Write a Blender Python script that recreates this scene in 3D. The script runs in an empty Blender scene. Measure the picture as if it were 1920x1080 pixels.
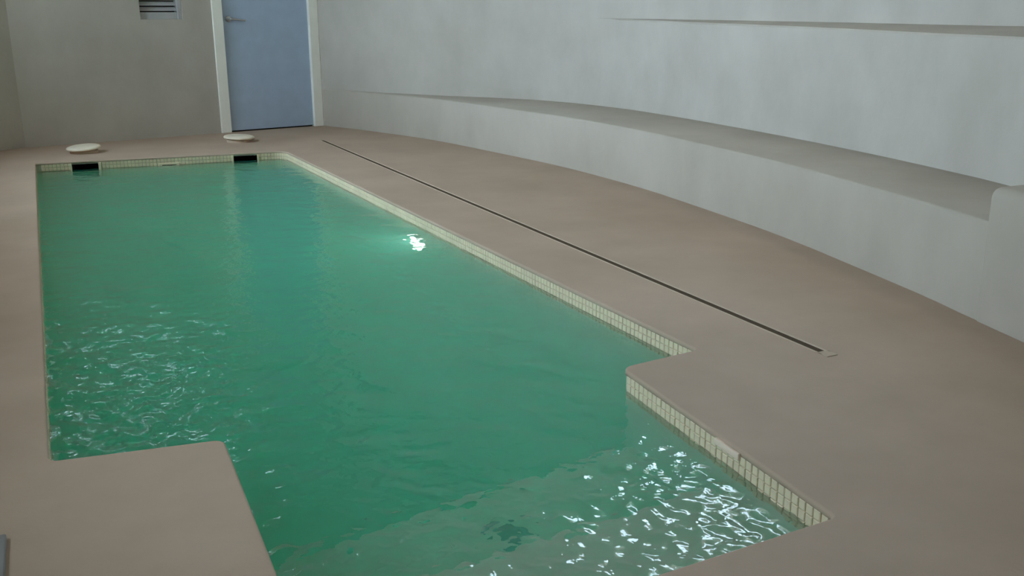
import bpy, bmesh, math, random
import numpy as np
from mathutils import Vector, Matrix

scene = bpy.context.scene
col = scene.collection

# ------------------------------------------------------------------ camera
cam_d = bpy.data.cameras.new('camera')
cam = bpy.data.objects.new('camera', cam_d)
col.objects.link(cam)
PITCH, ROLL, YAW = 0.273, -0.004, 0.4431
fw = Vector((math.sin(YAW) * math.cos(PITCH), math.cos(YAW) * math.cos(PITCH), -math.sin(PITCH)))
rt = Vector((math.cos(YAW), -math.sin(YAW), 0))
up = rt.cross(fw)
c_, s_ = math.cos(ROLL), math.sin(ROLL)
r2 = c_ * rt + s_ * up
u2 = -s_ * rt + c_ * up
cam.matrix_world = Matrix(((r2.x, u2.x, -fw.x, 0.0), (r2.y, u2.y, -fw.y, 0.0), (r2.z, u2.z, -fw.z, 1.0), (0, 0, 0, 1)))
cam_d.sensor_width = 36.0
cam_d.lens = 36.0 * 1828.98 / 1920.0
cam_d.clip_start = 0.02
scene.camera = cam

# ------------------------------------------------------------------ sky, view
world = bpy.data.worlds.new('world')
scene.world = world
world.use_nodes = True
bg = world.node_tree.nodes['Background']
bg.inputs['Color'].default_value = (0.70, 0.92, 1.14, 1)
bg.inputs['Strength'].default_value = 17.5
scene.view_settings.view_transform = 'Standard'
scene.view_settings.look = 'None'
scene.view_settings.gamma = 1.0
scene.view_settings.use_curve_mapping = False
scene.view_settings.exposure = -0.08
scene.cycles.max_bounces = 17
scene.cycles.diffuse_bounces = 6
scene.cycles.glossy_bounces = 5
scene.cycles.transmission_bounces = 8
scene.cycles.volume_bounces = 7
scene.cycles.caustics_refractive = True
scene.cycles.caustics_reflective = False
scene.cycles.blur_glossy = 0.6
scene.cycles.sample_clamp_indirect = 6.0

CEIL = 3.6
# openings that let the daylight in: (axis plane, position, ranges)
WIN_L = [(-1.0, 1.15 + .98 * k, 1.97 + .98 * k, 1.02, 2.05 if k < 4 else 2.75) for k in range(7)]   # X, Y0, Y1, Z0, Z1 in the left wall
WIN_R = (4.0, 3.2, 5.5, 1.85, 3.30)                                       # unseen clerestory added in the bowed right wall for glints over the steps


def portal(name, loc, sx, sy, direction):
    d = bpy.data.lights.new(name, 'AREA')
    d.shape = 'RECTANGLE'
    d.size, d.size_y = sx, sy
    d.cycles.is_portal = True
    o = bpy.data.objects.new(name, d)
    o.location = loc
    o.rotation_euler = Vector(direction).to_track_quat('-Z', 'Z' if abs(direction[2]) < .5 else 'Y').to_euler()
    col.objects.link(o)


for (X, y0, y1, z0, z1) in WIN_L:
    portal('window_portal', (X - .75, (y0 + y1) / 2, (z0 + z1) / 2), y1 - y0, z1 - z0, (1, 0, 0))
portal('clerestory_portal', (WIN_R[0] + .1, (WIN_R[1] + WIN_R[2]) / 2, (WIN_R[3] + WIN_R[4]) / 2), WIN_R[2] - WIN_R[1] + .1, WIN_R[4] - WIN_R[3] + .1, (-1, 0, 0))


# ------------------------------------------------------------------ helpers
def new_mat(name):
    m = bpy.data.materials.new(name)
    m.use_nodes = True
    nt = m.node_tree
    return m, nt, nt.nodes['Principled BSDF']


def plaster(name, c1, c2, rough=.8, scale=2.5, stretch=(1, 1, 1), bump=.15, bscale=60, spec=.3):
    """two-tone mottled render with a fine grain"""
    m, nt, p = new_mat(name)
    N, L = nt.nodes, nt.links
    tc = N.new('ShaderNodeTexCoord')
    mp = N.new('ShaderNodeMapping')
    mp.inputs['Scale'].default_value = stretch
    L.new(tc.outputs['Object'], mp.inputs['Vector'])
    n1 = N.new('ShaderNodeTexNoise')
    n1.inputs['Scale'].default_value = scale
    n1.inputs['Detail'].default_value = 6
    n1.inputs['Roughness'].default_value = .6
    L.new(mp.outputs[0], n1.inputs['Vector'])
    cr = N.new('ShaderNodeValToRGB')
    cr.color_ramp.elements[0].position = .33
    cr.color_ramp.elements[0].color = (*c1, 1)
    cr.color_ramp.elements[1].position = .68
    cr.color_ramp.elements[1].color = (*c2, 1)
    L.new(n1.outputs['Fac'], cr.inputs['Fac'])
    L.new(cr.outputs['Color'], p.inputs['Base Color'])
    n2 = N.new('ShaderNodeTexNoise')
    n2.inputs['Scale'].default_value = bscale
    n2.inputs['Detail'].default_value = 4
    L.new(tc.outputs['Object'], n2.inputs['Vector'])
    b = N.new('ShaderNodeBump')
    b.inputs['Strength'].default_value = bump
    b.inputs['Distance'].default_value = .004
    L.new(n2.outputs['Fac'], b.inputs['Height'])
    L.new(b.outputs['Normal'], p.inputs['Normal'])
    p.inputs['Roughness'].default_value = rough
    p.inputs['Specular IOR Level'].default_value = spec
    return m


def flat(name, c, rough=.5, metal=0.0, var=.06, spec=.5):
    m, nt, p = new_mat(name)
    N, L = nt.nodes, nt.links
    tc = N.new('ShaderNodeTexCoord')
    n1 = N.new('ShaderNodeTexNoise')
    n1.inputs['Scale'].default_value = 9
    n1.inputs['Detail'].default_value = 4
    L.new(tc.outputs['Object'], n1.inputs['Vector'])
    cr = N.new('ShaderNodeValToRGB')
    cr.color_ramp.elements[0].position = .3
    cr.color_ramp.elements[1].position = .7
    cr.color_ramp.elements[0].color = (*[x * (1 - var) for x in c], 1)
    cr.color_ramp.elements[1].color = (*[min(1, x * (1 + var)) for x in c], 1)
    L.new(n1.outputs['Fac'], cr.inputs['Fac'])
    L.new(cr.outputs['Color'], p.inputs['Base Color'])
    p.inputs['Roughness'].default_value = rough
    p.inputs['Metallic'].default_value = metal
    p.inputs['Specular IOR Level'].default_value = spec
    return m


M = {}
M['deck'] = plaster('deck_render', (.405, .295, .215), (.47, .345, .258), rough=.68, scale=1.6, bump=.1, bscale=90, spec=.22)
M['wall'] = plaster('wall_render', (.425, .382, .322), (.49, .445, .38), rough=.85, scale=2.6, stretch=(1, 1, .75), bump=.25, bscale=40)
M['bench'] = plaster('bench_render', (.385, .335, .272), (.44, .388, .318), rough=.8, scale=2.0, stretch=(1, 1, .7), bump=.2, bscale=40)
M['ceil'] = plaster('ceiling_paint', (.36, .30, .23), (.42, .35, .27), rough=.9)
M['basin'] = plaster('basin_plaster', (.60, .62, .52), (.70, .71, .60), rough=.7, scale=4)
M['step'] = plaster('step_plaster', (.56, .55, .42), (.68, .67, .54), rough=.7, scale=7)
M['grout'] = flat('grout', (.47, .42, .31), .9)
M['tile'] = flat('cream_tile', (.67, .55, .375), .6, var=.08, spec=.25)
M['door'] = flat('door_paint', (.385, .475, .60), .45, var=.04)
M['frame'] = flat('frame_paint', (.86, .84, .75), .5, var=.03)
M['steel'] = flat('brushed_steel', (.45, .46, .46), .3, 1.0)
M['dark'] = flat('dark_void', (.012, .012, .008), .8)
M['drain_dark'] = flat('drain_grate_dark', (.085, .06, .038), .9, spec=.1)
M['drain_rim'] = flat('drain_rim', (.50, .39, .29), .8, spec=.15)
M['lid'] = flat('cream_plastic', (.80, .70, .54), .5, var=.08)
M['track'] = flat('dark_track', (.06, .06, .062), .9, spec=.05)
M['track_rim'] = flat('grey_track_rim', (.24, .23, .22), .9, spec=.1)
M['vent'] = flat('vent_paint', (.42, .41, .40), .6)
M['mortar'] = flat('pale_mortar', (.74, .57, .44), .9, spec=.15)
M['fitting'] = flat('teal_fitting', (.03, .12, .10), .5)


def obj(name, verts, faces, mat, parent=None, smooth=False, label=None, cat=None, group=None, kind=None):
    me = bpy.data.meshes.new(name)
    me.from_pydata([tuple(v) for v in verts], [], faces)
    me.update()
    return link(name, me, mat, parent, smooth, label, cat, group, kind)


def link(name, me, mat, parent=None, smooth=False, label=None, cat=None, group=None, kind=None):
    if mat is not None and not me.materials:
        me.materials.append(mat)
    if smooth:
        for p in me.polygons:
            p.use_smooth = True
    o = bpy.data.objects.new(name, me)
    col.objects.link(o)
    o.parent = parent
    for k, v in (('label', label), ('category', cat), ('group', group), ('kind', kind)):
        if v:
            o[k] = v
    return o


def empty(name, loc, label, cat, rz=0, group=None, kind=None):
    o = bpy.data.objects.new(name, None)
    o.empty_display_size = .05
    o.location = loc
    o.rotation_euler = (0, 0, rz)
    col.objects.link(o)
    o['label'] = label
    if cat:
        o['category'] = cat
    if group:
        o['group'] = group
    if kind:
        o['kind'] = kind
    return o


def box_bm(bm, x0, x1, y0, y1, z0, z1, bev=0.0, seg=1):
    r = bmesh.ops.create_cube(bm, size=1.0)
    vs = r['verts']
    for v in vs:
        v.co = Vector(((x0 + x1) / 2 + v.co.x * (x1 - x0), (y0 + y1) / 2 + v.co.y * (y1 - y0), (z0 + z1) / 2 + v.co.z * (z1 - z0)))
    if bev > 0:
        es = list({e for v in vs for e in v.link_edges})
        bmesh.ops.bevel(bm, geom=es, offset=bev, segments=seg, affect='EDGES', profile=.5)


def bm_mesh(name, bm):
    me = bpy.data.meshes.new(name)
    bm.to_mesh(me)
    bm.free()
    return me


def box(name, dims, mat, parent=None, bev=0.0, seg=1, **kw):
    bm = bmesh.new()
    box_bm(bm, *dims, bev, seg)
    return link(name, bm_mesh(name, bm), mat, parent, **kw)


def lathe_mesh(name, prof, n=40):
    """prof: (radius, z) from the axis outwards; closed at the axis when radius is 0"""
    vs, fs, rings = [], [], []
    for r, z in prof:
        if r < 1e-6:
            rings.append([len(vs)])
            vs.append((0, 0, z))
        else:
            rings.append(list(range(len(vs), len(vs) + n)))
            vs += [(r * math.cos(2 * math.pi * k / n), r * math.sin(2 * math.pi * k / n), z) for k in range(n)]
    for a, b in zip(rings, rings[1:]):
        for k in range(n):
            k2 = (k + 1) % n
            if len(a) == 1:
                fs.append((a[0], b[k], b[k2]))
            elif len(b) == 1:
                fs.append((a[k], b[0], a[k2]))
            else:
                fs.append((a[k], b[k], b[k2], a[k2]))
    me = bpy.data.meshes.new(name)
    me.from_pydata(vs, [], fs)
    bm = bmesh.new()
    bm.from_mesh(me)
    bmesh.ops.recalc_face_normals(bm, faces=bm.faces)
    bm.to_mesh(me)
    bm.free()
    return me


def poly_fill(loops, z):
    """triangulated area between closed loops (outer first, the rest are holes), facing up"""
    bm = bmesh.new()
    es = []
    for lp in loops:
        vs = [bm.verts.new((x, y, z)) for x, y in lp]
        es += [bm.edges.new((vs[i], vs[(i + 1) % len(vs)])) for i in range(len(vs))]
    bmesh.ops.triangle_fill(bm, use_beauty=True, use_dissolve=False, edges=es)
    for f in bm.faces:
        f.normal_update()
        if f.normal.z < 0:
            f.normal_flip()
    return bm


def round_corners(pts, radii, n=7):
    out = []
    k = len(pts)
    for i in range(k):
        p = Vector(pts[i])
        a = (Vector(pts[i - 1]) - p)
        b = (Vector(pts[(i + 1) % k]) - p)
        a.normalize()
        b.normalize()
        ang = a.angle(b)
        r = radii[i]
        t = r / math.tan(ang / 2)
        p1, p2 = p + a * t, p + b * t
        cen = p + (a + b).normalized() * (r / math.sin(ang / 2))
        v1, v2 = p1 - cen, p2 - cen
        a1 = math.atan2(v1.y, v1.x)
        da = (math.atan2(v2.y, v2.x) - a1 + math.pi) % (2 * math.pi) - math.pi
        for j in range(n + 1):
            th = a1 + da * j / n
            out.append((cen.x + r * math.cos(th), cen.y + r * math.sin(th)))
    return out


def offset_loop(lp, d):
    """shift a closed counter-clockwise loop outwards by d"""
    out = []
    k = len(lp)
    for i in range(k):
        p0, p, p1 = Vector(lp[i - 1]), Vector(lp[i]), Vector(lp[(i + 1) % k])
        t = (p - p0).normalized() + (p1 - p).normalized()
        t.normalize()
        nrm = Vector((t.y, -t.x))
        e = (p1 - p).normalized()
        en = Vector((e.y, -e.x))
        out.append(tuple(p + nrm * (d / max(.3, nrm.dot(en)))))
    return out


# ------------------------------------------------------------------ plan of the place (metres)
WZ = -0.062                     # water level under the deck
DEPTH = -1.25
POOL = [(-.090, 7.675), (-.085, 2.352), (.306, 2.300), (.284, 1.300), (1.378, 1.352), (1.449, 2.305), (1.743, 2.337), (1.645, 7.535)]
RAD = [.03, .03, .03, .03, .02, .045, .025, .09]
pool = round_corners(POOL, RAD)             # counter-clockwise
BW_A, BW_B = Vector((-.157, 8.66)), Vector((2.37, 9.152))     # foot of the back wall
DU = (BW_B - BW_A).normalized()
BW_ANG = math.atan2(DU.y, DU.x)
BW_LEN = (BW_B - BW_A).length
BACK_M = Matrix.Translation((BW_A.x, BW_A.y, 0)) @ Matrix.Rotation(BW_ANG, 4, 'Z')   # local x along the wall, y into it


def crom(pts, n):
    """smooth curve through points"""
    P = [Vector(p) for p in pts]
    P = [P[0] * 2 - P[1]] + P + [P[-1] * 2 - P[-2]]
    out = []
    for i in range(1, len(P) - 2):
        for j in range(n):
            t = j / n
            a, b, c, d = P[i - 1], P[i], P[i + 1], P[i + 2]
            out.append(.5 * ((2 * b) + (c - a) * t + (2 * a - 5 * b + 4 * c - d) * t * t + (3 * b - a - 3 * c + d) * t ** 3))
    out.append(P[-2])
    return out


# foot of the bench front (a bow), and the wall behind the bench
FRONT = crom([(2.37, 9.152), (2.585, 8.66), (2.885, 7.72), (3.065, 6.62), (3.165, 5.80), (3.180, 4.95), (3.145, 4.42), (3.075, 3.70),
              (3.015, 3.30), (2.955, 3.00), (2.845, 2.47), (2.775, 2.21), (2.705, 1.93), (2.42, 1.00), (2.00, 0.0), (1.45, -1.0), (1.1, -1.6)], 6)
BACK = crom([(2.37, 9.152), (2.600, 8.70), (2.985, 8.03), (3.390, 7.46), (3.660, 6.95), (3.810, 6.20), (3.815, 5.44), (3.745, 4.45), (3.640, 3.64),
             (3.515, 2.97), (3.42, 2.60), (3.16, 1.80), (2.80, 0.8), (2.3, -.4), (1.75, -1.6)], 6)
BENCH_Z = .34

# ------------------------------------------------------------------ floor with the pool, drain and its rounded coping edge
DR_X, DR_Y0, DR_Y1, DR_W = 2.074, 2.15, 8.05, .021
EDGE = .007
drain_loop = [(DR_X - DR_W, DR_Y0 - .045), (DR_X + DR_W, DR_Y0 - .045), (DR_X + DR_W, DR_Y1 + .012), (DR_X - DR_W, DR_Y1 + .012)]
outer = [(-1.2, -1.8), (4.6, -1.8), (4.6, 9.6), (-1.2, 9.6)]
bm = poly_fill([outer, offset_loop(pool, EDGE), drain_loop], 0.0)
rings = []
for k in range(6):
    th = math.pi / 2 * k / 5
    rings.append([bm.verts.new((x, y, -EDGE * (1 - math.cos(th)))) for x, y in offset_loop(pool, EDGE * (1 - math.sin(th)))])
rings.append([bm.verts.new((x, y, -.016)) for x, y in pool])
rings.append([bm.verts.new((x, y, -.016)) for x, y in offset_loop(pool, .03)])
for a, b in zip(rings, rings[1:]):
    k = len(a)
    for i in range(k):
        f = bm.faces.new((a[i], b[i], b[(i + 1) % k], a[(i + 1) % k]))
        f.smooth = True
dl = [[bm.verts.new((x, y, z)) for x, y in drain_loop] for z in (0, -.05)]
for i in range(4):
    bm.faces.new((dl[0][i], dl[0][(i + 1) % 4], dl[1][(i + 1) % 4], dl[1][i]))
bm.faces.new(dl[1])
bmesh.ops.remove_doubles(bm, verts=bm.verts, dist=1e-5)
bmesh.ops.recalc_face_normals(bm, faces=bm.faces)
floor = link('floor', bm_mesh('floor', bm), M['deck'], kind='structure', label='tan rendered pool deck with rounded coping around the water')

# ------------------------------------------------------------------ walls and ceiling
def strip(pts2d, z0, z1, lean=0):
    vs, fs = [], []
    for p in pts2d:
        vs += [(p[0], p[1], z0), (p[0], p[1], z1)]
    for i in range(len(pts2d) - 1):
        fs.append((2 * i, 2 * i + 2, 2 * i + 3, 2 * i + 1))
    return vs, fs


# back wall: slab with openings for the door and the vent, in wall coordinates
def rect_wall(name, u0, u1, z0, z1, holes, thick, mat, mw, **kw):
    us = sorted({u0, u1, *[h[0] for h in holes], *[h[1] for h in holes]})
    zs = sorted({z0, z1, *[h[2] for h in holes], *[h[3] for h in holes]})
    bm = bmesh.new()

    def solid(i, j):
        if i < 0 or j < 0 or i >= len(us) - 1 or j >= len(zs) - 1:
            return False
        uc, zc = (us[i] + us[i + 1]) / 2, (zs[j] + zs[j + 1]) / 2
        return not any(h[0] < uc < h[1] and h[2] < zc < h[3] for h in holes)
    cache = {}

    def V(u, y, z):
        k = (round(u, 5), round(y, 5), round(z, 5))
        if k not in cache:
            cache[k] = bm.verts.new(k)
        return cache[k]
    for i in range(len(us) - 1):
        for j in range(len(zs) - 1):
            if not solid(i, j):
                continue
            a, b, c, d = us[i], us[i + 1], zs[j], zs[j + 1]
            bm.faces.new((V(a, 0, c), V(b, 0, c), V(b, 0, d), V(a, 0, d)))
            bm.faces.new((V(a, thick, c), V(a, thick, d), V(b, thick, d), V(b, thick, c)))
            if not solid(i - 1, j):
                bm.faces.new((V(a, 0, c), V(a, 0, d), V(a, thick, d), V(a, thick, c)))
            if not solid(i + 1, j):
                bm.faces.new((V(b, 0, c), V(b, thick, c), V(b, thick, d), V(b, 0, d)))
            if not solid(i, j - 1):
                bm.faces.new((V(a, 0, c), V(a, thick, c), V(b, thick, c), V(b, 0, c)))
            if not solid(i, j + 1):
                bm.faces.new((V(a, 0, d), V(b, 0, d), V(b, thick, d), V(a, thick, d)))
    bmesh.ops.recalc_face_normals(bm, faces=bm.faces)
    o = link(name, bm_mesh(name, bm), mat, kind='structure', **kw)
    o.matrix_world = mw
    return o


DOOR_U0, DOOR_U1, DOOR_H = 1.60, 2.575, 2.12
VENT = (.995, 1.345, .975, 1.36)
rect_wall('wall_back', 0, BW_LEN + .05, -.03, CEIL, [(DOOR_U0, DOOR_U1, -.03, DOOR_H), VENT, (.15, 1.25, 2.52, 2.63)], .16, M['wall'], BACK_M,  # last hole: unseen slot added to bring glints to the near-left water
          label='grey rendered end wall with the blue door and louvre vent')

# left wall: a short oblique return at the far end, then the long side with its window openings
P0, P1 = Vector((-1.0, 8.10)), BW_A
ang = math.atan2((P1 - P0).y, (P1 - P0).x)
rect_wall('wall_left_return', 0, (P1 - P0).length, -.03, CEIL, [], .12, M['wall'],
          Matrix.Translation((P0.x, P0.y, 0)) @ Matrix.Rotation(ang, 4, 'Z'), label='dark oblique wall piece at the far left corner')
mwl = Matrix.Translation((-1.0, -1.7, 0)) @ Matrix.Rotation(math.pi / 2, 4, 'Z')
rect_wall('wall_left', 0, 9.8, -.03, CEIL, [(y0 + 1.7, y1 + 1.7, z0, z1) for (_, y0, y1, z0, z1) in WIN_L], .66, M['wall'], mwl,
          label='grey rendered long side wall with open window bays')
rect_wall('wall_front', 0, 3.2, -.03, CEIL, [], .16, M['wall'], Matrix.Translation((2.1, -1.6, 0)) @ Matrix.Rotation(math.pi, 4, 'Z'),
          label='grey rendered wall behind the viewer')

box('ceiling', (-1.3, 5.2, -1.9, 9.7, CEIL, CEIL + .2), M['ceil'], kind='structure', label='pale flat ceiling of the pool room')

# right side: bowed wall behind the bench up to the ledge, the ledge, then the set-back wall above
LED = {8.7: (.99, 0.0), 6.5: (.974, 0.0), 5.3: (.950, .16), 4.1: (.932, .24), 3.2: (.916, .30), 2.6: (.910, .33), -3: (.90, .35)}
ly = sorted(LED)


def ledge(y):
    return (float(np.interp(y, ly, [LED[k][0] for k in ly])), float(np.interp(y, ly, [LED[k][1] for k in ly])))


def ledge_rise(y):       # how much the back of the ledge stands above its front edge
    return float(np.interp(y, [-3, 2.6, 3.2, 4.1, 5.3, 6.5, 9], [.034, .034, .029, .021, .013, .0, .0]))


BACKD = [Vector(p) for p in BACK]
vs, fs = [], []
for i, p in enumerate(BACKD):
    t = (BACKD[min(i + 1, len(BACKD) - 1)] - BACKD[max(i - 1, 0)]).normalized()
    nrm = Vector((-t.y, t.x))            # away from the room
    z, d = ledge(p.y)
    q = p + nrm * d
    rise = ledge_rise(p.y)
    e = .010 if d > .03 else .0
    pe = p + nrm * e
    vs += [(p.x, p.y, -.03), (p.x, p.y, z - e), (pe.x, pe.y, z), (q.x, q.y, z + rise), (q.x, q.y, WIN_R[3]), (q.x, q.y, WIN_R[4]), (q.x, q.y, CEIL + .02)]
for i in range(len(BACKD) - 1):
    for k in range(6):
        if k == 4 and WIN_R[1] < (BACKD[i].y + BACKD[i + 1].y) / 2 < WIN_R[2]:
            continue
        fs.append((7 * i + k, 7 * i + k + 1, 7 * i + 7 + k + 1, 7 * i + 7 + k))
wr = obj('wall_right', vs, fs, M['wall'], kind='structure', label='bowed grey rendered wall with a shallow ledge near eye height')
bm = bmesh.new()
bm.from_mesh(wr.data)
bmesh.ops.recalc_face_normals(bm, faces=bm.faces)
bm.to_mesh(wr.data)
bm.free()
for p in wr.data.polygons:
    p.use_smooth = True
wr.data.set_sharp_from_angle(angle=math.radians(35))

# upright louvres added in the unseen clerestory, keeping its light off the end wall
lou = empty('added_louvres', (WIN_R[0], (WIN_R[1] + WIN_R[2]) / 2, WIN_R[3]), 'added unseen clerestory opening with upright angled louvres steering its light', None, kind='structure')
bm = bmesh.new()
box_bm(bm, -.008, .008, .0, .34, -.02, WIN_R[4] - WIN_R[3] + .02)
blade_me = bm_mesh('shade_blade', bm)
blade_me.materials.append(M['wall'])
for k in range(11):
    o = link('shade_blade', blade_me, None, lou)
    o.location = (.0, -1.45 + .28 * k, 0)
    o.rotation_euler = (0, 0, -math.radians(44))

# the built-in bench that follows the bow, and the rounded block that ends it
def front_x(y):
    ys = [p.y for p in FRONT][::-1]
    return float(np.interp(y, ys, [p.x for p in FRONT][::-1]))


def back_x(y):
    ys = [p.y for p in BACK][::-1]
    return float(np.interp(y, ys, [p.x for p in BACK][::-1]))


vs, fs = [], []
YS = list(np.linspace(9.12, -1.6, 90))
r = .012
for y in YS:
    xf = front_x(y)
    xb = max(back_x(y), xf + .002) + .01
    rr = min(r, (xb - xf) * .4)
    vs += [(xf, y, -.02), (xf, y, BENCH_Z - rr), (xf + rr * .3, y, BENCH_Z - rr * .3), (xf + rr, y, BENCH_Z), (xb, y, BENCH_Z)]
for i in range(len(YS) - 1):
    for k in range(4):
        fs.append((5 * i + k, 5 * i + k + 1, 5 * i + 5 + k + 1, 5 * i + 5 + k))
bench = obj('bench_built_in', vs, fs, M['bench'], kind='structure', label='long low rendered bench following the bowed right wall')
bm = bmesh.new()
bm.from_mesh(bench.data)
bmesh.ops.recalc_face_normals(bm, faces=bm.faces)
bm.to_mesh(bench.data)
bm.free()
for p in bench.data.polygons:
    p.use_smooth = True
bench.data.set_sharp_from_angle(angle=math.radians(50))

ya, yb, ZB = 2.185, .55, .455
blk = [(front_x(ya) - .004, ya), (back_x(ya) + .08, ya)] + [(back_x(y) + .08, y) for y in np.linspace(ya, yb, 8)[1:]] + [(front_x(y) - .004, y) for y in np.linspace(yb, ya, 8)[:-1]]
blk = [tuple(p) for p in blk]
bm = bmesh.new()
lo = [bm.verts.new((x, y, .0)) for x, y in blk]
hi = [bm.verts.new((x, y, ZB)) for x, y in blk]
bm.faces.new(lo)
bm.faces.new(hi)
for i in range(len(blk)):
    bm.faces.new((lo[i], lo[(i + 1) % len(blk)], hi[(i + 1) % len(blk)], hi[i]))
bmesh.ops.recalc_face_normals(bm, faces=bm.faces)
es = [e for e in bm.edges if (e.verts[0].co.z > .4 and e.verts[1].co.z > .4) or (abs(e.verts[0].co.y - ya) < 1e-4 and abs(e.verts[1].co.y - ya) < 1e-4 and abs(e.verts[0].co.z - e.verts[1].co.z) > .1)]
bmesh.ops.bevel(bm, geom=es, offset=.035, segments=4, affect='EDGES', profile=.5)
blk_o = link('bench_end_block', bm_mesh('bench_end_block', bm), M['bench'], smooth=True, kind='structure', label='raised rounded block ending the bench at the right')
blk_o.data.set_sharp_from_angle(angle=math.radians(40))

# ------------------------------------------------------------------ pool basin
far_a, far_b = Vector(POOL[7]), Vector(POOL[0])          # far edge runs from the right to the left
SK = []                                                   # skimmer mouths as ranges along the far edge
fd = (far_b - far_a).normalized()
FL_ = (far_b - far_a).length
for px0, px1 in ((.142, .325), (1.262, 1.437)):           # X ranges of the two mouths
    SK.append(((far_a.x - px1) / abs(fd.x), (far_a.x - px0) / abs(fd.x)))
SK_Z0, SK_Z1 = -.15, -.022

wl = offset_loop(pool, .005)
bm = poly_fill([wl], DEPTH)
top = -.010
n = len(wl)
for i in range(n):
    a, b = Vector(wl[i]), Vector(wl[(i + 1) % n])
    L_ = (b - a).length
    mid = (a + b) / 2
    if L_ > 1.4 and mid.y > 7.4:
        off = (a - far_a).dot(fd)
        us = sorted([0, L_] + [u - off for s in SK for u in s])
        for k in range(len(us) - 1):
            p, q = a + (b - a) * us[k] / L_, a + (b - a) * us[k + 1] / L_
            hole = any(s[0] - off < (us[k] + us[k + 1]) / 2 < s[1] - off for s in SK)
            for z0, z1 in (((DEPTH, SK_Z0), (SK_Z1, top)) if hole else ((DEPTH, top),)):
                bm.faces.new([bm.verts.new(v) for v in ((p.x, p.y, z0), (p.x, p.y, z1), (q.x, q.y, z1), (q.x, q.y, z0))])
    else:
        bm.faces.new([bm.verts.new(v) for v in ((a.x, a.y, DEPTH), (a.x, a.y, top), (b.x, b.y, top), (b.x, b.y, DEPTH))])
basin = link('pool_basin', bm_mesh('pool_basin', bm), M['basin'], kind='structure', label='pale plastered pool basin with a stepped entry bay')

# entry steps in the bay
def bay_x(y):
    t = (y - 1.33) / (2.302 - 1.33)
    return (.284 + .022 * t - .02, 1.378 + .071 * t + .02)


for (y0, yl, yr, zt) in ((1.26, 1.72, 1.785, -.215), (1.55, 2.11, 2.24, -.43)):
    xa0, xb0 = bay_x(y0)
    xa1, xb1 = bay_x(yl)[0], bay_x(yr)[1]
    bm = bmesh.new()
    lo = [bm.verts.new((x, y, DEPTH)) for x, y in ((xa0, y0), (xb0, y0), (xb1, yr), (xa1, yl))]
    hi = [bm.verts.new((x, y, zt)) for x, y in ((xa0, y0), (xb0, y0), (xb1, yr), (xa1, yl))]
    bm.faces.new(lo[::-1])
    bm.faces.new(hi)
    for i in range(4):
        bm.faces.new((lo[i], lo[(i + 1) % 4], hi[(i + 1) % 4], hi[i]))
    es = [e for e in bm.edges if all(v.co.z > zt - .01 and v.co.y > y0 + .1 for v in e.verts)]
    bmesh.ops.bevel(bm, geom=es, offset=.02, segments=4, affect='EDGES', profile=.5)
    link('step', bm_mesh('step', bm), M['step'], basin)

# mosaic band: 25 mm cream tiles, four rows from the coping down past the waterline
PITCH_T, ROWS = .025, 4
TZ = -.0185
bm = bmesh.new()
box_bm(bm, -.0114, .0114, -.004, .004, -.0114, .0114)
es = [e for e in bm.edges if all(v.co.y < 0 for v in e.verts)]
bmesh.ops.bevel(bm, geom=es, offset=.0018, segments=1, affect='EDGES')
tile_me = bm_mesh('tile', bm)
tile_me.materials.append(M['tile'])
random.seed(4)
slots = []
acc = 0.0
for i in range(n):
    a, b = Vector(wl[i]), Vector(wl[(i + 1) % n])
    L_ = (b - a).length
    cnt = max(1, round(L_ / PITCH_T)) if L_ > .03 else (1 if L_ > .012 else 0)
    inn = Vector((-(b - a).y, (b - a).x)).normalized()         # towards the water
    an = math.atan2(-inn.x, inn.y) + math.pi                  # the tile's bevelled face is its local -y
    for k in range(cnt):
        c = a + (b - a) * ((k + .5) / cnt)
        sx = (L_ / cnt) / PITCH_T
        for row in range(ROWS):
            z = TZ - .0065 - PITCH_T * row
            if c.y > 7.4 and any(s[0] < (c - far_a).dot(fd) < s[1] for s in SK):
                continue
            facing = (-inn).dot(c) < 0
            slots.append((c + inn * .002, z, an, sx, row, inn))


def seen(s):
    c, z, an, sx, row, inn = s
    vis = inn.dot(-c) > 0 and c.x > 1.3
    return (0 if vis else 1, c.length + .002 * row)


slots.sort(key=seen)
tv = [v.co.copy() for v in tile_me.vertices]
tf = [tuple(p.vertices) for p in tile_me.polygons]
rest_v, rest_f = [], []
for i, (c, z, an, sx, row, inn) in enumerate(slots):
    jit = random.uniform(-.0006, .0006)
    m = Matrix.Translation((c.x + inn.x * jit, c.y + inn.y * jit, z)) @ Matrix.Rotation(an + random.uniform(-.02, .02), 4, 'Z') @ Matrix.Diagonal((sx * .98, 1, 1, 1))
    if i < 300:
        o = bpy.data.objects.new('tile', tile_me)
        col.objects.link(o)
        o.parent = basin
        o.matrix_world = m
    else:
        b0 = len(rest_v)
        rest_v += [m @ v for v in tv]
        rest_f += [tuple(b0 + k for k in f) for f in tf]
obj('tile_band', rest_v, rest_f, M['tile'], basin, kind='stuff')
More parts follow.
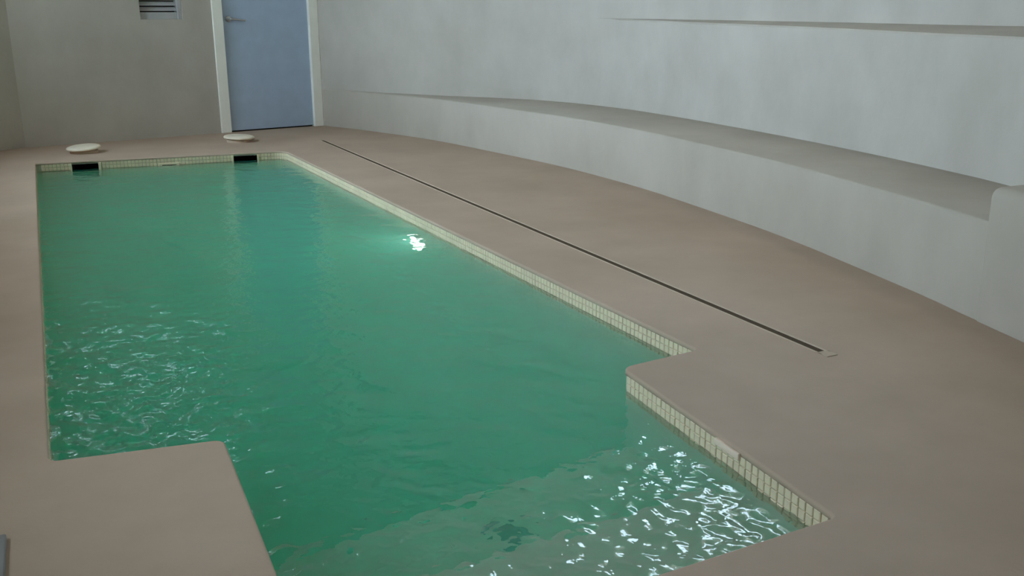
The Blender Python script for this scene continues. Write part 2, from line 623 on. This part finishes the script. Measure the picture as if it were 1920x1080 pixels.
# grout bed behind the tiles
vs, fs = [], []
gl = offset_loop(pool, .0035)
for x, y in gl:
    vs += [(x, y, -.012), (x, y, TZ - .0065 - PITCH_T * (ROWS - .5))]
for i in range(n):
    a, b = Vector(gl[i]), Vector(gl[(i + 1) % n])
    j = (i + 1) % n
    if (b - a).length > 1.4 and a.y > 7.4:
        base = len(vs)
        off = (a - far_a).dot(fd)
        L_ = (b - a).length
        us = [0, SK[1][0] - off, SK[1][1] - off, SK[0][0] - off, SK[0][1] - off, L_]
        for k in (0, 2, 4):
            p, q = a + (b - a) * us[k] / L_, a + (b - a) * us[k + 1] / L_
            zb = vs[1][2]
            b0 = len(vs)
            vs += [(p.x, p.y, -.012), (q.x, q.y, -.012), (q.x, q.y, zb), (p.x, p.y, zb)]
            fs.append((b0, b0 + 1, b0 + 2, b0 + 3))
    else:
        fs.append((2 * i, 2 * i + 1, 2 * j + 1, 2 * j))
obj('grout_bed', vs, fs, M['grout'], basin)
# pale mortar patch at the coping of the entry bay
bm = bmesh.new()
box_bm(bm, -.052, .052, -.007, .005, -.009, .009, .003, 2)
o = link('mortar_patch', bm_mesh('mortar_patch', bm), M['mortar'], basin, smooth=True, label='pale strip of bare mortar under the coping')
o.matrix_world = Matrix.Translation((1.404, 1.742, -.017)) @ Matrix.Rotation(math.radians(86), 4, 'Z')

# ------------------------------------------------------------------ water
m_w = bpy.data.materials.new('pool_water')
m_w.use_nodes = True
nt = m_w.node_tree
N, L = nt.nodes, nt.links
N.clear()
out = N.new('ShaderNodeOutputMaterial')
gl_ = N.new('ShaderNodeBsdfGlass')
gl_.inputs['IOR'].default_value = 1.333
gl_.inputs['Roughness'].default_value = 0.0
tc = N.new('ShaderNodeTexCoord')
nz = N.new('ShaderNodeTexNoise')
nz.inputs['Scale'].default_value = 38
nz.inputs['Detail'].default_value = 2
L.new(tc.outputs['Object'], nz.inputs['Vector'])
bp_ = N.new('ShaderNodeBump')
bp_.inputs['Strength'].default_value = .18
bp_.inputs['Distance'].default_value = .01
L.new(nz.outputs['Fac'], bp_.inputs['Height'])
L.new(bp_.outputs['Normal'], gl_.inputs['Normal'])
L.new(gl_.outputs[0], out.inputs['Surface'])
va = N.new('ShaderNodeVolumeAbsorption')
va.inputs['Color'].default_value = (.0, 1.0, .72, 1)
va.inputs['Density'].default_value = 1.05
vsc = N.new('ShaderNodeVolumeScatter')
vsc.inputs['Color'].default_value = (.28, 1.0, .80, 1)
vsc.inputs['Density'].default_value = 1.6
vsc.inputs['Anisotropy'].default_value = .0
ad = N.new('ShaderNodeAddShader')
L.new(va.outputs[0], ad.inputs[0])
L.new(vsc.outputs[0], ad.inputs[1])
L.new(ad.outputs[0], out.inputs['Volume'])

GX0, GX1, GY0, GY1, GP = -.13, 1.79, 1.26, 7.72, .008
xs = np.arange(GX0, GX1 + .003, .006)
ys = np.concatenate([np.arange(GY0, 2.3, .005), np.arange(2.3, GY1 + .005, .010)])
XX, YY = np.meshgrid(xs, ys)
rng = np.random.default_rng(11)
H = np.zeros_like(XX)
for k in range(60):
    lam = float(np.exp(rng.uniform(np.log(.09), np.log(.6))))
    th = rng.normal(math.radians(65), .7)
    ph = rng.uniform(0, 2 * math.pi)
    slope = .016 * (1.0 if lam < .25 else .5)
    H += slope * lam / (2 * math.pi) * np.sin(2 * math.pi / lam * (XX * math.cos(th) + YY * math.sin(th)) + ph)
H2 = np.zeros_like(XX)                      # short choppy ripples
for k in range(80):
    lam = float(np.exp(rng.uniform(np.log(.035), np.log(.10))))
    th = rng.uniform(0, 2 * math.pi)
    ph = rng.uniform(0, 2 * math.pi)
    H2 += .022 * lam / (2 * math.pi) * np.sin(2 * math.pi / lam * (XX * math.cos(th) + YY * math.sin(th)) + ph)
H3 = np.zeros_like(XX)                      # the finest chop, over the entry steps
for k in range(90):
    lam = float(np.exp(rng.uniform(np.log(.022), np.log(.055))))
    th = rng.uniform(0, 2 * math.pi)
    H3 += .016 * lam / (2 * math.pi) * np.sin(2 * math.pi / lam * (XX * math.cos(th) + YY * math.sin(th)) + rng.uniform(0, 2 * math.pi))
near = np.clip((1.98 - YY) / .3, 0, 1)
left = np.clip(1.15 - np.hypot((XX - .0) / .75, (YY - 2.5) / 1.7), 0, 1)
ZZ = H * (.36 + .5 * near + .6 * left) + H2 * (.20 + .65 * near + .7 * left + .45 * np.exp(-np.hypot((XX - 1.6) / .15, (YY - 4.45) / .35) ** 2)) + 1.25 * H3 * near


def inside_loop(lp, X, Y):
    c = np.zeros(X.shape, bool)
    for i in range(len(lp)):
        (ax, ay), (bx, by) = lp[i], lp[(i + 1) % len(lp)]
        cond = ((ay > Y) != (by > Y))
        with np.errstate(divide='ignore', invalid='ignore'):
            xi = (bx - ax) * (Y - ay) / (by - ay if by != ay else 1e-9) + ax
        c ^= cond & (X < xi)
    return c


INS = inside_loop(offset_loop(pool, .018), XX, YY)
idx = -np.ones(XX.shape, int)
idx[INS] = np.arange(INS.sum())
vs = np.stack([XX[INS], YY[INS], ZZ[INS] + WZ], 1)
q = INS[:-1, :-1] & INS[1:, :-1] & INS[:-1, 1:] & INS[1:, 1:]
fs = np.stack([idx[:-1, :-1][q], idx[:-1, 1:][q], idx[1:, 1:][q], idx[1:, :-1][q]], 1)
obj('pool_water', vs.tolist(), [tuple(f) for f in fs.tolist()], m_w, smooth=True, kind='stuff',
    label='rippling green pool water filling the basin', cat='water')

# ------------------------------------------------------------------ skimmers and their lids
def far_point(u, z=0):
    p = far_a + fd * u
    return Vector((p.x, p.y, z))


far_ang = math.atan2(-fd.y, -fd.x)          # local x runs to the right along the far edge
for k, (s0, s1) in enumerate(SK):
    w = s1 - s0
    c = far_point((s0 + s1) / 2)
    root = empty('pool_skimmer', (c.x, c.y, 0), ('dark skimmer mouth in the far pool wall nearest the left corner', 'dark skimmer mouth in the far pool wall below the blue door')[k],
                 'skimmer', far_ang, 'skimmer mouths in the far pool wall')
    h = w / 2 - .001
    vs = [(-h, 0, SK_Z0), (h, 0, SK_Z0), (h, 0, SK_Z1), (-h, 0, SK_Z1), (-h, .25, SK_Z0), (h, .25, SK_Z0), (h, .25, SK_Z1), (-h, .25, SK_Z1)]
    obj('throat', vs, [(0, 1, 5, 4), (1, 2, 6, 5), (2, 3, 7, 6), (3, 0, 4, 7), (4, 5, 6, 7)], M['dark'], root)
    bm = bmesh.new()
    for dims in ((-h - .012, -h, -.008, .006, SK_Z0 - .01, -.0165), (h, h + .012, -.008, .006, SK_Z0 - .01, -.0165), (-h, h, -.008, .006, SK_Z0 - .01, SK_Z0 + .004)):
        box_bm(bm, *dims, .002)
    link('face_frame', bm_mesh('face_frame', bm), M['tile'], root)
    box('weir_flap', (-h + .006, h - .006, .03, .038, SK_Z0 + .005, WZ - .004), M['fitting'], root)

lid_me = lathe_mesh('cover', [(0, .034), (.06, .034), (.105, .031), (.121, .025), (.125, .017), (.121, .010), (.108, .008), (0, .008)])
collar_me = lathe_mesh('collar', [(.100, 0), (.101, .020), (.096, .026), (.088, .026), (.086, 0)])
for k, (x, y) in enumerate(((.249, 8.13), (1.437, 8.27))):
    root = empty('skimmer_lid', (x, y, 0), ('round cream skimmer lid on the deck nearest the left corner', 'round cream skimmer lid on the deck before the blue door')[k],
                 'lid', .3 * k, 'skimmer lids on the deck')
    c = link('cover', lid_me, M['lid'], root, smooth=True)
    c.location = (0, 0, .020)
    c.rotation_euler = (math.radians(2.5), math.radians((-3, 2)[k]), 0)
    link('collar', collar_me, M['drain_rim'], root, smooth=True)

# return inlet at the waterline of the far wall
c = far_point((far_a.x - .80) / abs(fd.x))
root = empty('return_inlet', (c.x, c.y, WZ), 'small slotted water inlet at the far waterline between the skimmers', 'inlet', far_ang)
box('face_plate', (-.075, .075, -.008, .0, -.022, .016), M['tile'], root, .003)
box('slot', (-.05, .05, -.0095, -.004, -.008, .004), M['dark'], root, .001)

# fitting on the lower entry step
me = lathe_mesh('step_fitting', [(0, .012), (.03, .012), (.046, .008), (.05, 0), (0, 0)], 28)
o = link('step_fitting', me, M['fitting'], smooth=True, label='dark round fitting on the underwater entry step', cat='fitting')
o.location = (.93, 1.97, -.43)

# ------------------------------------------------------------------ linear drain in the deck
root = empty('linear_drain', (DR_X, (DR_Y0 + DR_Y1) / 2, 0), 'long dark slot drain with pale rim set in the deck', 'drain')
hl = (DR_Y1 - DR_Y0) / 2
for s in (-1, 1):
    box('rim', (s * .0155 if s > 0 else -.0208, .0208 if s > 0 else -.0155, -hl - .02, hl + .012, -.03, .0025), M['drain_rim'], root, .0012)
box('rim_end', (-.0208, .0208, -hl - .045, -hl, -.03, .0025), M['drain_rim'], root, .0012)
box('rim_end', (-.0208, .0208, hl, hl + .012, -.03, .0025), M['drain_rim'], root, .0012)
box('grate', (-.0155, .0155, -hl, hl, -.03, -.0015), M['drain_dark'], root)

# ------------------------------------------------------------------ door
def back_empty(name, u, label, cat=None, kind=None):
    p = BW_A + DU * u
    return empty(name, (p.x, p.y, 0), label, cat, BW_ANG, kind=kind)


dw = DOOR_U1 - DOOR_U0
root = back_empty('door_1', DOOR_U0, 'flat blue grey door in a cream frame in the end wall', kind='structure')
root_frame = empty('frame', (0, 0, 0), 'cream painted door frame', None)
root_frame.parent = root
bm = bmesh.new()
box_bm(bm, -.004, .085, -.022, .13, 0.0, DOOR_H, .003)
link('jamb', bm_mesh('jamb', bm), M['frame'], root_frame)
bm = bmesh.new()
box_bm(bm, dw - .085, dw + .004, -.022, .13, 0.0, DOOR_H, .003)
link('jamb', bm_mesh('jamb', bm), M['frame'], root_frame)
bm = bmesh.new()
box_bm(bm, .085, dw - .085, -.022, .13, DOOR_H - .085, DOOR_H, .003)
link('head', bm_mesh('head', bm), M['frame'], root_frame)
leaf = box('leaf', (.088, dw - .088, .012, .052, .012, DOOR_H - .088), M['door'], root, .002)
box('light_stop', (.085, dw - .085, .046, .13, -.02, .06), M['dark'], root)  # dark box added behind the leaf, stops sky light showing under it
# lever handle
h = empty('handle', (.145, .012, .975), 'steel lever handle', None)
h.parent = root
me = lathe_mesh('rose', [(0, .010), (.022, .010), (.026, .007), (.026, 0), (0, 0)], 28)
o = link('rose', me, M['steel'], h, smooth=True)
o.rotation_euler = (math.pi / 2, 0, 0)
cu = bpy.data.curves.new('lever', 'CURVE')
cu.dimensions = '3D'
cu.bevel_depth = .009
cu.bevel_resolution = 3
sp = cu.splines.new('POLY')
pts = [(0, -.005, 0), (0, -.035, 0), (.004, -.046, 0), (.014, -.051, -.001), (.05, -.052, -.004), (.10, -.050, -.010), (.135, -.048, -.012)]
sp.points.add(len(pts) - 1)
for a, b in zip(sp.points, pts):
    a.co = (*b, 1)
cu.use_fill_caps = True
tmp = bpy.data.objects.new('lever_curve', cu)
col.objects.link(tmp)
dg = bpy.context.evaluated_depsgraph_get()
me = bpy.data.meshes.new_from_object(tmp.evaluated_get(dg))
bpy.data.objects.remove(tmp)
link('lever', me, M['steel'], h, smooth=True)

# ------------------------------------------------------------------ louvre vent in the end wall
u0, u1, z0, z1 = VENT
root = back_empty('wall_vent', (u0 + u1) / 2, 'recessed grey louvre vent with slats in the end wall', 'vent')
hw = (u1 - u0) / 2
vs = [(-hw, 0, z0), (hw, 0, z0), (hw, 0, z1), (-hw, 0, z1), (-hw, .12, z0), (hw, .12, z0), (hw, .12, z1), (-hw, .12, z1)]
obj('backing', vs, [(4, 5, 6, 7)], M['dark'], root)
bm = bmesh.new()
box_bm(bm, hw - .035, hw, .012, .10, z0, z1, .002)
box_bm(bm, -hw, -hw + .008, .03, .10, z0, z1, .002)
box_bm(bm, -hw, hw, .03, .10, z0, z0 + .058, .002)
box_bm(bm, -hw, hw, .03, .10, z1 - .02, z1, .002)
link('vent_frame', bm_mesh('vent_frame', bm), M['vent'], root)
bm = bmesh.new()
box_bm(bm, -hw + .008, hw - .035, -.022, .022, -.0025, .0025, .001)
slat_me = bm_mesh('slat', bm)
slat_me.materials.append(M['vent'])
for k in range(7):
    o = link('slat', slat_me, None, root)
    o.location = (0, .055, z0 + .085 + .043 * k)
    o.rotation_euler = (math.radians(48), 0, 0)

# ------------------------------------------------------------------ underwater lamp in the right pool wall
m_l = bpy.data.materials.new('lamp_glow')
m_l.use_nodes = True
p = m_l.node_tree.nodes['Principled BSDF']
p.inputs['Base Color'].default_value = (.8, .8, .78, 1)
p.inputs['Emission Color'].default_value = (.95, 1, .98, 1)
p.inputs['Emission Strength'].default_value = 6
LY_ = 4.72
lx_ = 1.743 + (1.645 - 1.743) * (LY_ - 2.337) / (7.535 - 2.337)
root = empty('pool_lamp', (lx_, LY_, WZ - .33), 'round lit underwater lamp in the right pool wall', 'lamp', math.radians(1))
root.rotation_euler = (0, -math.pi / 2, math.radians(1))
link('rim', lathe_mesh('rim', [(.108, .0), (.138, .0), (.138, .010), (.128, .018), (.113, .018), (.108, .012)], 32), M['frame'], root, smooth=True)
link('lens', lathe_mesh('lens', [(0, .024), (.06, .020), (.112, .008), (.112, .0), (0, .0)], 32), m_l, root, smooth=True)

# ------------------------------------------------------------------ floor track at the near left
root = empty('trim_1', (-.17, 1.2, 0), 'dark grey floor track with a paler edge at the near left', None, kind='structure')
box('track_bed', (-.26, -.008, -.75, .80, -.01, .006), M['track'], root, .002)
box('track_edge', (-.008, .004, -.75, .80, -.01, .012), M['track_rim'], root, .002)
